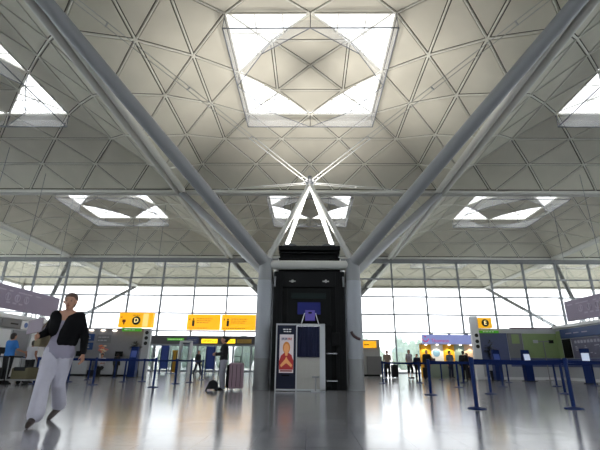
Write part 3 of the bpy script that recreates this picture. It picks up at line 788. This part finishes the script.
G_L = {'g': (-10.86, 16.8, 'navy barrier post left of the walking woman'), 'h': (-10.61, 18.71, 'navy barrier post just right of the walking woman'),
 'a': (-8.36, 16.5, 'navy barrier post below the blue airline notices'), 'b': (-10.91, 20.96, 'navy barrier post behind the one below the blue notices'),
 'c': (-8.37, 19.24, 'navy barrier post by the seated clerk'), 'd': (-10.99, 23.9, 'farthest navy barrier post in front of the left desks'),
 'e': (-7.72, 19.72, 'navy barrier post in front of the D totem'), 'f': (-5.56, 15.3, 'nearest navy barrier post in the left queue, before the white totem'),
 'j': (-5.61, 17.93, 'navy barrier post in front of the white portal'), 'k': (-5.4, 19.41, 'navy barrier post left of the second navy board'),
 'l': (-5.63, 22.36, 'navy barrier post behind the standing woman')}
PST = {}
for src in (G_R, G_L):
    for k, (x, y, lab) in src.items(): PST[k] = make_post((x, y, 0), lab)
for a, b_ in ('AH', 'HZ', 'BF', 'FN', 'CI', 'IK', 'KM', 'mE', 'EG', 'GJ', 'nD', 'ga', 'hc', 'bd', 'ce', 'ej', 'af', 'jk', 'kl'):
    belt(PST[a], PST[b_])

exec_people = True
# ================================================================ PEOPLE
SKIN = mat('skin', (168, 122, 100), .55); SKIN2 = mat('tanned_skin', (140, 96, 74), .55)
def V(*a): return Vector(a)
def person(name, label, loc, rz, J, cloth, vox=.02, detail=False, h=1.0, skin=None, hands=True):
    """J: joint dict in local coordinates, the figure faces -Y and its own left is +X."""
    skin = skin or SKIN
    t = thing(name, label, 'person', loc, rz); t.scale = (h, h, h)
    D = dict(pel=V(0, 0, .95), wa=V(0, 0, 1.10), ch=V(0, 0, 1.30), nk=V(0, 0, 1.46), hd=V(0, -.02, 1.60),
             hR=V(-.09, 0, .92), hL=V(.09, 0, .92), kR=V(-.10, -.02, .50), kL=V(.10, -.02, .50), aR=V(-.10, .02, .09), aL=V(.10, .02, .09),
             tR=V(-.12, -.15, .03), tL=V(.12, -.15, .03), sR=V(-.185, 0, 1.41), sL=V(.185, 0, 1.41),
             eR=V(-.24, .02, 1.13), eL=V(.24, .02, 1.13), wR=V(-.25, -.06, .88), wL=V(.25, -.06, .88))
    D.update(J); g = D
    b = MB()
    b.hull([(g['hR'], .095), (g['hL'], .095), (g['wa']+V(-.07, 0, 0), .085), (g['wa']+V(.07, 0, 0), .085)])
    b.hull([(g['wa']+V(-.07, 0, 0), .085), (g['wa']+V(.07, 0, 0), .085), (g['ch']+V(-.09, 0, 0), .105), (g['ch']+V(.09, 0, 0), .105)])
    b.hull([(g['ch']+V(-.09, 0, 0), .105), (g['ch']+V(.09, 0, 0), .105), (g['sR'], .055), (g['sL'], .055), (g['nk'], .05)])
    b.hull([(g['nk']-V(0, 0, .05), .055), (g['hd']-V(0, -.015, .05), .05)])
    hd = g['hd']
    fd = g.get('face', V(0, -1, 0)).normalized(); sd = fd.cross(V(0, 0, 1)).normalized()
    b.hull([(hd+V(0, 0, .035)-fd*.015, .088), (hd+fd*.03-V(0, 0, .06), .05), (hd+fd*.045-V(0, 0, .085), .028), (hd+fd*.03+V(0, 0, .03), .068)])
    b.hull([(hd+fd*.09+V(0, 0, .012), .008), (hd+fd*.108-V(0, 0, .018), .013)])        # nose
    for s_ in (-1, 1): b.hull([(hd+sd*.083*s_-V(0, 0, .0), (.012, .018, .03))])           # ears
    for S_ in 'RL':
        b.hull([(g['s'+S_], .053), (g['e'+S_], .040)]); b.hull([(g['e'+S_], .040), (g['w'+S_], .026)])
        b.hull([(g['h'+S_], .09), (g['k'+S_], .055)]); b.hull([(g['k'+S_], .053), (g['a'+S_], .036)])
        b.hull([(g['a'+S_]-V(0, 0, .02), .038), (g['t'+S_], .028), (g['a'+S_]+(g['a'+S_]-g['t'+S_]).normalized()*.03-V(0, 0, .04), .03)])
        # hand: palm, four unequal fingers, thumb
        w0 = g['w'+S_]; fw = (w0-g['e'+S_]).normalized()
        inw = V(1, 0, 0) if S_ == 'R' else V(-1, 0, 0); acr = fw.cross(inw)
        if acr.length < .1: acr = V(0, 1, 0)
        acr.normalize(); inw = acr.cross(fw).normalized()*(1 if acr.cross(fw).dot(inw) > 0 else -1)
        if acr.y > 0: acr = -acr                                                        # thumb side towards the front
        pe = w0+fw*.085
        b.hull([(w0, .024), (pe+acr*.028, .015), (pe-acr*.028, .015)])
        for q, L in enumerate((.072, .082, .076, .058)):
            p0 = pe+acr*(.030-.020*q); p1 = p0+(fw*.9+inw*.35).normalized()*L*.5; p2 = p1+(fw*.6+inw*.8).normalized()*L*.5
            b.hull([(p0, .0095), (p1, .0088)]); b.hull([(p1, .0088), (p2, .0075)])
        q0 = w0+fw*.03+acr*.02; q1 = q0+(fw*.6+acr*.8+inw*.3).normalized()*.045; q2 = q1+(fw*.9+acr*.3+inw*.3).normalized()*.035
        b.hull([(q0, .014), (q1, .011)]); b.hull([(q1, .011), (q2, .009)])
    body = baked(b, 'body', skin, t, vox*.55 if detail else vox*.7, 3)
    # face details
    if detail:
        for s_ in (-1, 1):
            e = hd+fd*.088+sd*.032*s_+V(0, 0, .015)
            ey = MB().ball(e-fd*.003, .010, 1, 12, (1.3, .7, .7)).build('eye', mat('eye_white', (120, 112, 108), .3), body, smooth=True)
            MB().ball(e+fd*.003, .0085, 1, 8).build('iris', M_INK, ey, smooth=True)
            MB().hull([(e+V(0, 0, .024)-sd*.015*s_, .004), (e+V(0, 0, .027)+sd*.015*s_, .003)]).build('eyebrow', mat('brown_hair', (58, 40, 32)), body)
        MB().hull([(hd+fd*.082-V(0, 0, .052)+sd*.020, .005), (hd+fd*.088-V(0, 0, .052), .008), (hd+fd*.082-V(0, 0, .052)-sd*.020, .005)]).build('mouth', mat('lips', (140, 76, 72), .5), body, smooth=True)
    cloth(t, g, vox, fd, sd)
    return t
def hair_short(t, g, m, fd, sd, vox=.02, bun=False, long=False):
    hd = g['hd']; b = MB()
    b.hull([(hd+V(0, 0, .050)-fd*.024, .096), (hd-fd*.045-V(0, 0, .03), .072), (hd+V(0, 0, .085)+fd*.03, .052)])
    if long: b.hull([(hd-fd*.05, .075), (hd-fd*.06-V(0, 0, .14), .06)])
    if bun: b.hull([(hd-fd*.13+V(0, 0, .04), .042)])
    return baked(b, 'hair', m, t, vox*.6, 2)
def trousers(t, g, m, vox, w0=1.0, hem=.075, name='trousers', upto=1.0):
    b = MB()
    b.hull([(g['hR']+V(-.0, 0, .0), .118), (g['hL'], .118), (g['wa']+V(-.07, 0, -.03), .09), (g['wa']+V(.07, 0, -.03), .09)])
    for S_ in 'RL':
        k, a = g['k'+S_], g['a'+S_]
        b.hull([(g['h'+S_], .118), (k, .080*w0)])
        e = k.lerp(a, upto); b.hull([(k, .080*w0), (e, hem)])
    return baked(b, name, m, t, vox, 3)
def top(t, g, m, vox, name='shirt', sleeve=1.0, th=.018, hem=0.0, flare=0, neck=True):
    b = MB(); wa = g['wa']; lo = g['pel']+V(0, 0, hem)
    b.hull([(wa+V(-.075, 0, 0), .088+th), (wa+V(.075, 0, 0), .088+th), (lo+V(-.085, 0, 0), .10+th+flare), (lo+V(.085, 0, 0), .10+th+flare)])
    b.hull([(wa+V(-.075, 0, 0), .088+th), (wa+V(.075, 0, 0), .088+th), (g['ch']+V(-.095, 0, 0), .105+th), (g['ch']+V(.095, 0, 0), .105+th)])
    b.hull([(g['ch']+V(-.095, 0, 0), .105+th), (g['ch']+V(.095, 0, 0), .105+th), (g['sR'], .057+th), (g['sL'], .057+th)] + ([(g['nk']-V(0, 0, .03), .045+th)] if neck else []))
    for S_ in 'RL':
        e = g['s'+S_].lerp(g['e'+S_], min(1, sleeve*2)); b.hull([(g['s'+S_], .057+th), (e, .045+th)])
        if sleeve > .5:
            e2 = g['e'+S_].lerp(g['w'+S_], (sleeve-.5)*2); b.hull([(g['e'+S_], .045+th), (e2, .033+th)])
    return baked(b, name, m, t, vox, 3)
def shoes(t, g, m, vox, heel=0):
    for S_ in 'RL':
        a, to = g['a'+S_], g['t'+S_]; bk = (a-to); bk = bk.normalized()
        b = MB(); b.hull([(a-V(0, 0, .035), .048), (to, .04), (to+(to-a).normalized()*.04, .03), (a+bk*.035-V(0, 0, .05), .038)])
        if heel: b.hull([(a+bk*.05-V(0, 0, .04), .02), (a+bk*.05-V(0, 0, .04+heel), .014)])
        baked(b, 'shoe', m, t, vox*.7, 2)

# -- the walking woman
WJ = dict(hd=V(.025, -.06, 1.625), nk=V(.01, -.03, 1.485), ch=V(.005, -.01, 1.32), wa=V(-.01, .0, 1.12), pel=V(-.02, 0, .96), face=V(.30, -1, -.08),
          sR=V(-.165, -.02, 1.435), sL=V(.175, .0, 1.415), eL=V(.275, .05, 1.14), wL=V(.31, .02, .90), eR=V(-.27, .02, 1.20), wR=V(-.25, -.19, 1.13),
          hR=V(-.12, 0, .90), hL=V(.06, .01, .90), kR=V(-.05, -.20, .48), aR=V(.04, -.40, .115), tR=V(.09, -.54, .045),
          kL=V(.03, .03, .49), aL=V(-.06, .32, .19), tL=V(-.10, .22, .05))
CARD = mat('black_cardigan', (12, 11, 15), .95, spec=.2); LINEN = mat('pale_linen', (176, 172, 186), .85, noise=.04, nscale=12)
BLOUSE = mat('grey_lilac_blouse', (140, 134, 152), .85)
def walk_cloth(t, g, vox, fd, sd):
    v = .012
    b = MB()
    b.hull([(g['hR'], .125), (g['hL'], .125), (g['wa']+V(-.07, 0, -.05), .093), (g['wa']+V(.07, 0, -.05), .093)])
    b.hull([(g['hR'], .125), (g['kR'], .095)]); b.hull([(g['kR'], .095), (g['aR']+V(.01, .03, .03), .105)])
    b.hull([(g['hL'], .125), (g['kL'], .09)]); b.hull([(g['kL'], .09), (g['aL']+V(0, -.02, .02), .10)])
    baked(b, 'trousers', LINEN, t, v, 3)
    top(t, g, BLOUSE, v, 'blouse', .2, .004, -.06, .022, False)
    # open cardigan: back and two front panels leaving the blouse in view
    b = MB(); th = .03
    ch, wa, nk = g['ch'], g['wa'], g['nk']
    for s_ in (-1, 1):
        x0 = .055 if s_ > 0 else -.11
        b.hull([(ch+V(.10*s_, 0, 0), .105+th), (g['sL' if s_ > 0 else 'sR'], .062+th*.6), (V(x0, -.005, 1.22), .10+th*.8), (nk+V(.05*s_, .0, -.05), .045)])
        if s_ > 0: b.hull([(ch+V(.10, 0, 0), .10+th), (V(.055, -.01, 1.2), .10+th*.7), (wa+V(.085, 0, -.04), .10+th), (wa+V(.04, -.01, -.06), .10+th*.6)])
        else: b.hull([(ch+V(-.09, .02, 0), .10+th), (wa+V(-.085, .04, -.03), .085+th)])
    b.hull([(g['sR']+V(0, .04, 0), .06), (g['sL']+V(0, .04, 0), .06), (wa+V(-.08, .05, -.04), .08), (wa+V(.08, .05, -.04), .08)])
    for S_ in 'RL':
        b.hull([(g['s'+S_], .078), (g['e'+S_], .060)]); b.hull([(g['e'+S_], .060), (g['w'+S_].lerp(g['e'+S_], .08), .045)])
    baked(b, 'cardigan', CARD, t, v, 3)
    hair_short(t, g, mat('chestnut_hair', (74, 52, 42), .6), fd, sd, .014, bun=True)
    shoes(t, g, mat('brown_leather', (44, 30, 28), .45), .014, .03)
wk = person('person', 'woman walking in black cardigan, pale blouse and white trousers, holding papers', (-3.80, 6.42, 0), 0, WJ, walk_cloth, .016, True, 1.07)
# what she carries
t = thing('handbag', 'olive shoulder bag at the walking woman\'s right side', 'bag', (-4.20, 6.50, 1.08))
m = MB(); m.box(-.03, .07, -.13, .13, -.02, .17); m.build('bag_body', mat('olive_leather', (120, 108, 84), .7, noise=.1), t, .025)
pts = [(0.02, -.1, .17), (.03, -.07, .28), (.09, -.02, .42), (.16, .03, .465), (.14, .07, .38), (.05, .1, .17)]
MB().path(pts, .010, 6).build('strap', mat('olive_leather', (120, 108, 84)), t, smooth=True)
t = thing('paper_folder', 'mauve-grey folder of papers in the walking woman\'s right hand', 'folder', (-4.13, 6.13, 1.34), .0)
m = MB(); m.box(-.08, .14, -.01, .01, -.11, .11, Matrix.Rotation(R(-14), 4, 'Y') @ Matrix.Rotation(R(-18), 4, 'X')); m.build('cover', mat('mauve_card', (150, 138, 150), .6), t)
m = MB(); m.box(-.075, .13, .011, .018, -.1, .125, Matrix.Rotation(R(-14), 4, 'Y') @ Matrix.Rotation(R(-18), 4, 'X')); m.build('sheets', M_WHITE, t)

def simple(shirt, legs, hair, shoe=M_BLACK2, sleeve=1.0, bun=False, long=False, shorts=None, skirt=False, hem=.0):
    def f(t, g, vox, fd, sd):
        v = .018
        if shorts: trousers(t, g, legs, v, 1.0, .09, 'shorts', shorts)
        else: trousers(t, g, legs, v, 1.0, .075)
        top(t, g, shirt, v, 'shirt', sleeve, .018, hem)
        hair_short(t, g, hair, fd, sd, .02, bun, long); shoes(t, g, shoe, .02)
    return f
HAIRD = mat('dark_hair', (34, 26, 24), .6); HAIRB = mat('mid_brown_hair', (80, 56, 42), .6)
BLK = mat('black_cloth', (20, 19, 23), .9); DKB = mat('dark_blue_cloth', (26, 30, 54), .9); GRYC = mat('light_grey_cloth', (140, 138, 150), .9)
# -- standing woman, facing left
person('person', 'woman standing side-on in black jacket and light grey trousers by the mauve suitcase', (-2.90, 14.35, 0), R(-75),
       dict(eR=V(-.22, -.02, 1.15), wR=V(-.10, -.22, 1.12), eL=V(.22, -.02, 1.15), wL=V(.08, -.22, 1.14), kR=V(-.08, -.01, .5), kL=V(.08, -.04, .5)),
       simple(BLK, GRYC, HAIRD, sleeve=1.0, bun=True), .02, False, 1.0)
for o_ in COL.objects:
    if o_.get('label', '').startswith('woman standing side-on'): o_.scale = (1.12, 1.18, 1.0)
# -- suitcases
def suitcase(loc, rz, w_, h_, d_, m, label, handle=True):
    t = thing('suitcase', label, 'suitcase', loc, rz)
    sh = box('shell', m, t, -w_/2, w_/2, -d_/2, d_/2, .06, h_, .045)
    f = MB()
    for x in (-w_*.28, 0, w_*.28): f.box(x-.008, x+.008, -d_/2-.006, d_/2+.006, .12, h_-.06)
    f.build('rib', M_BLACK2, sh)
    for x in (-w_/2+.07, w_/2-.07):
        for y in (-d_/2+.05, d_/2-.05): MB().tube((x-.015, y, .035), (x+.015, y, .035), .035, n=14).build('wheel', M_LGREY if m is not BLK else M_BLACK2, t, smooth=True)
    if handle:
        f = MB(); f.path([(-.1, d_/2-.05, h_-.02), (-.1, d_/2-.05, h_+.2), (.1, d_/2-.05, h_+.2), (.1, d_/2-.05, h_-.02)], .012, 8); f.build('handle', M_BLACK2, t, smooth=True)
    f = MB(); f.path([(-.08, 0, h_), (-.07, 0, h_+.03), (.07, 0, h_+.03), (.08, 0, h_)], .012, 6); f.build('grip', M_BLACK2, t, smooth=True)
    return t
MAUVE = mat('dusty_mauve_shell', (122, 96, 108), .45)
suitcase((-2.40, 14.15, 0), R(8), .48, .86, .30, MAUVE, 'large dusty mauve hard-shell suitcase behind the standing woman')
suitcase((-2.66, 14.52, 0), R(10), .30, .80, .26, BLK, 'black suitcase squeezed behind the mauve one', False)
t = thing('trolley_bag', 'black wheeled cabin bag on the floor at the standing woman\'s feet', 'bag', (-3.14, 13.92, 0), .2)
m = MB(); m.prism([(-.19, .05), (.2, .05), (.19, .25), (.05, .33), (-.1, .28)], 'y', -.12, .12); m.build('bag_body', BLK, t, .03)
for x in (-.17, .17): MB().tube((x, -.12, .03), (x, .12, .03), .03, n=12).build('wheel', M_BLACK2, t)
MB().path([(.17, -.06, .28), (.20, -.06, .86), (.20, .06, .86), (.17, .06, .28)], .011, 6).build('handle', M_BLACK2, t)

# -- left edge: man in blue, companion, trolleys
person('person', 'man in bright blue shirt seen from behind at the left edge', (-11.75, 16.3, 0), R(160),
       dict(eR=V(-.27, -.08, 1.16), wR=V(-.28, -.32, 1.08), eL=V(.28, -.08, 1.15), wL=V(.28, -.3, 1.05)),
       simple(mat('bright_blue_shirt', (42, 104, 172), .85), BLK, HAIRD, sleeve=.35), .02, False, 1.10)
person('person', 'dark-haired person in white sleeveless top behind the walking woman', (-11.6, 17.4, 0), R(170),
       dict(eR=V(-.23, .04, 1.15), wR=V(-.24, -.10, .92), eL=V(.24, .03, 1.14)),
       simple(mat('white_top', (190, 188, 196), .9), BLK, HAIRD, sleeve=.15), .02, False, .97, SKIN2)
def trolley(loc, rz, label, bagm, blab):
    t = thing('luggage_trolley', label, 'trolley', loc, rz)
    f = MB(); f.box(-.3, .3, -.5, .45, .16, .2); f.tube((-.28, .45, .18), (-.28, .5, 1.0), .018, n=8); f.tube((.28, .45, .18), (.28, .5, 1.0), .018, n=8); f.build('frame', M_STEELD, t)
    MB().tube((-.32, .5, 1.0), (.32, .5, 1.0), .025, n=10).build('push_bar', M_BLACK2, t)
    for x, y in ((-.25, .4), (.25, .4), (-.25, -.42), (.25, -.42)): MB().tube((x-.02, y, .08), (x+.02, y, .08), .08, n=16).build('wheel', M_BLACK2, t, smooth=True)
    s_ = thing('travel_bag', blab, 'bag', loc, rz)
    box('bag_body', bagm, s_, -.27, .27, -.42, .3, .205, .62, .05); box('flap', M_BLACK2, s_, -.28, .28, -.3, .2, .5, .64, .02)
    MB().path([(-.12, -.1, .63), (-.1, -.1, .72), (.1, -.1, .72), (.12, -.1, .63)], .012, 6).build('handle', M_BLACK2, s_)
trolley((-11.95, 15.6, 0), R(95), 'luggage trolley at the far left edge', M_BLACK2, 'charcoal travel bag on the trolley at the far left edge')
trolley((-10.85, 16.05, 0), R(80), 'luggage trolley between the blue-shirted man and the walking woman', mat('olive_canvas', (84, 78, 58), .9), 'olive canvas bag on the trolley left of the walking woman')

# -- clerk at the left desks
person('person', 'clerk in white shirt sitting at the left desks behind the belts', (-13.0, 26.2, 0), R(10),
       dict(pel=V(0, 0, .52), hR=V(-.09, 0, .50), hL=V(.09, 0, .50), kR=V(-.1, -.42, .50), kL=V(.1, -.42, .5), aR=V(-.1, -.40, .09), aL=V(.1, -.40, .09), tR=V(-.1, -.56, .03), tL=V(.1, -.56, .03),
            wa=V(0, 0, .70), ch=V(0, 0, .9), nk=V(0, 0, 1.06), hd=V(0, -.02, 1.2), sR=V(-.18, 0, 1.01), sL=V(.18, 0, 1.01), eR=V(-.24, -.08, .78), eL=V(.24, -.08, .78), wR=V(-.15, -.28, .76), wL=V(.15, -.28, .76)),
       simple(mat('white_top', (190, 188, 196)), BLK, HAIRD, sleeve=.5), .02, False, 1.02)
t = thing('stool', 'black office stool under the clerk at the left desks', 'stool', (-13.0, 26.22, 0))
MB().tube((0, 0, .0), (0, 0, .03), .22, n=20).build('base', M_BLACK2, t); MB().tube((0, 0, .03), (0, 0, .36), .03, n=10).build('post', M_BLACK2, t); MB().tube((0, 0, .36), (0, 0, .385), .2, n=20).build('seat', M_BLACK2, t)
person('person', 'dark figure standing at the left desks, partly behind the belts', (-11.9, 25.9, 0), R(175), dict(), simple(BLK, BLK, HAIRD, sleeve=1), .022, False, .78)
# -- dark figure near the second navy board
person('person', 'dark-clothed figure left of the second navy board', (-8.35, 31.5, 0), R(60), dict(kL=V(.1, -.2, .5), aL=V(.1, -.25, .09), tL=V(.1, -.4, .03), kR=V(-.1, .08, .5), aR=V(-.1, .3, .12), tR=V(-.1, .2, .04)), simple(BLK, DKB, HAIRD), .022, False, 1.0)
# -- waiting group on the right
person('person', 'person in tan shirt and black trousers waiting left in the far right group', (5.35, 29.0, 0), R(-10), dict(), simple(mat('tan_shirt', (128, 112, 98), .9), BLK, HAIRD, sleeve=.4), .022, False, 1.02)
suitcase((5.75, 28.7, 0), R(15), .42, .85, .28, BLK, 'black suitcase beside the person in the tan shirt')
person('person', 'person in pale top and dark shorts in the middle of the waiting group', (6.75, 28.6, 0), R(30), dict(kL=V(.12, -.12, .5), aL=V(.13, .0, .09), tL=V(.14, -.16, .03)), simple(mat('pale_grey_top', (160, 150, 156), .9), BLK, HAIRB, sleeve=.3, shorts=.25), .022, False, 1.05)
person('person', 'shorter dark-clothed person between the pale top and the one with the shoulder bag', (7.35, 28.9, 0), R(-20), dict(), simple(DKB, BLK, HAIRD), .022, False, .9)
person('person', 'tall dark-clothed person with a shoulder bag at the right of the waiting group', (7.95, 28.6, 0), R(-30), dict(), simple(BLK, DKB, HAIRD), .022, False, 1.05)
t = thing('shoulder_bag', 'dark plum shoulder bag on the tall person of the waiting group', 'bag', (8.32, 28.45, 1.0))
m = MB(); m.box(-.12, .14, -.09, .09, -.02, .28); m.build('bag_body', mat('plum_fabric', (54, 34, 48), .8), t, .03)
MB().path([(-.05, 0, .27), (-.2, 0, .5), (-.22, .05, .5), (.02, .03, .27)], .012, 6).build('strap', BLK, t)
suitcase((7.7, 28.1, 0), R(0), .40, .7, .26, BLK, 'black suitcase standing in front of the tall person with a shoulder bag')
# -- at the travel counter
person('person', 'person in grey shirt standing at the travel counter', (10.1, 30.4, 0), R(15), dict(), simple(mat('slate_shirt', (96, 100, 116), .9), DKB, HAIRD, sleeve=.4), .022, False, 1.05)
person('person', 'person in black with rucksack in front of the travel counter', (9.55, 26.2, 0), R(150), dict(), simple(BLK, BLK, HAIRD), .022, False, .98)
person('person', 'person in dark red top leaning near the right end of the travel counter', (11.1, 29.6, 0), R(-70), dict(hd=V(0, -.1, 1.56), nk=V(0, -.06, 1.42)), simple(mat('dark_red_top', (84, 42, 44), .9), BLK, HAIRB), .022, False, .98)
t = thing('rucksack', 'black rucksack carried by the person in front of the travel counter', 'bag', (9.42, 26.0, 1.05), R(150))
m = MB(); m.box(-.15, .15, .03, .17, -.08, .38); m.build('bag_body', BLK, t, .05); m = MB(); m.box(-.1, .1, .17, .23, -.05, .14); m.build('pocket', M_BLACK2, t, .02)

# ================================================================ OUTSIDE
rnd = random.Random(3)
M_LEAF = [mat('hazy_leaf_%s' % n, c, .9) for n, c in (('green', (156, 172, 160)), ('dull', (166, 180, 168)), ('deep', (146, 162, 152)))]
def shrub_mesh(seed):
    r = random.Random(seed); m = MB()
    for k in range(9):
        bmesh.ops.create_icosphere(m.bm, subdivisions=2, radius=1.5+r.random()*1.2, matrix=Matrix.Translation((r.uniform(-2.6, 2.6), r.uniform(-1.5, 1.5), 2.4+r.uniform(-.8, 1.7))))
    for v in m.bm.verts: v.co += Vector((r.uniform(-.3, .3), r.uniform(-.3, .3), r.uniform(-.3, .3)))
    return m
crowns = []
lines = ['pale green tree beyond the glass, farther right in the row', 'pale green tree beyond the glass in the distant row']
for k in range(30):
    x = -62+k*4.6+rnd.uniform(-.3, .3)
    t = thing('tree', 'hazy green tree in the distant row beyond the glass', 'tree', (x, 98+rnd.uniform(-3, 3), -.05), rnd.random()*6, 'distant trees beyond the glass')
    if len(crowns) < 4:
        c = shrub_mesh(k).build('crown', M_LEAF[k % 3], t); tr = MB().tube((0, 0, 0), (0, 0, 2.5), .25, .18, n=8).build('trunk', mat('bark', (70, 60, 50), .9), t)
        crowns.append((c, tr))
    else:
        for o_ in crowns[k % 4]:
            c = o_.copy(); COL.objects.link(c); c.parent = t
    t.scale = (.5, .5, rnd.uniform(1.0, 1.25)); t.rotation_euler.z = rnd.uniform(-.2, .2)
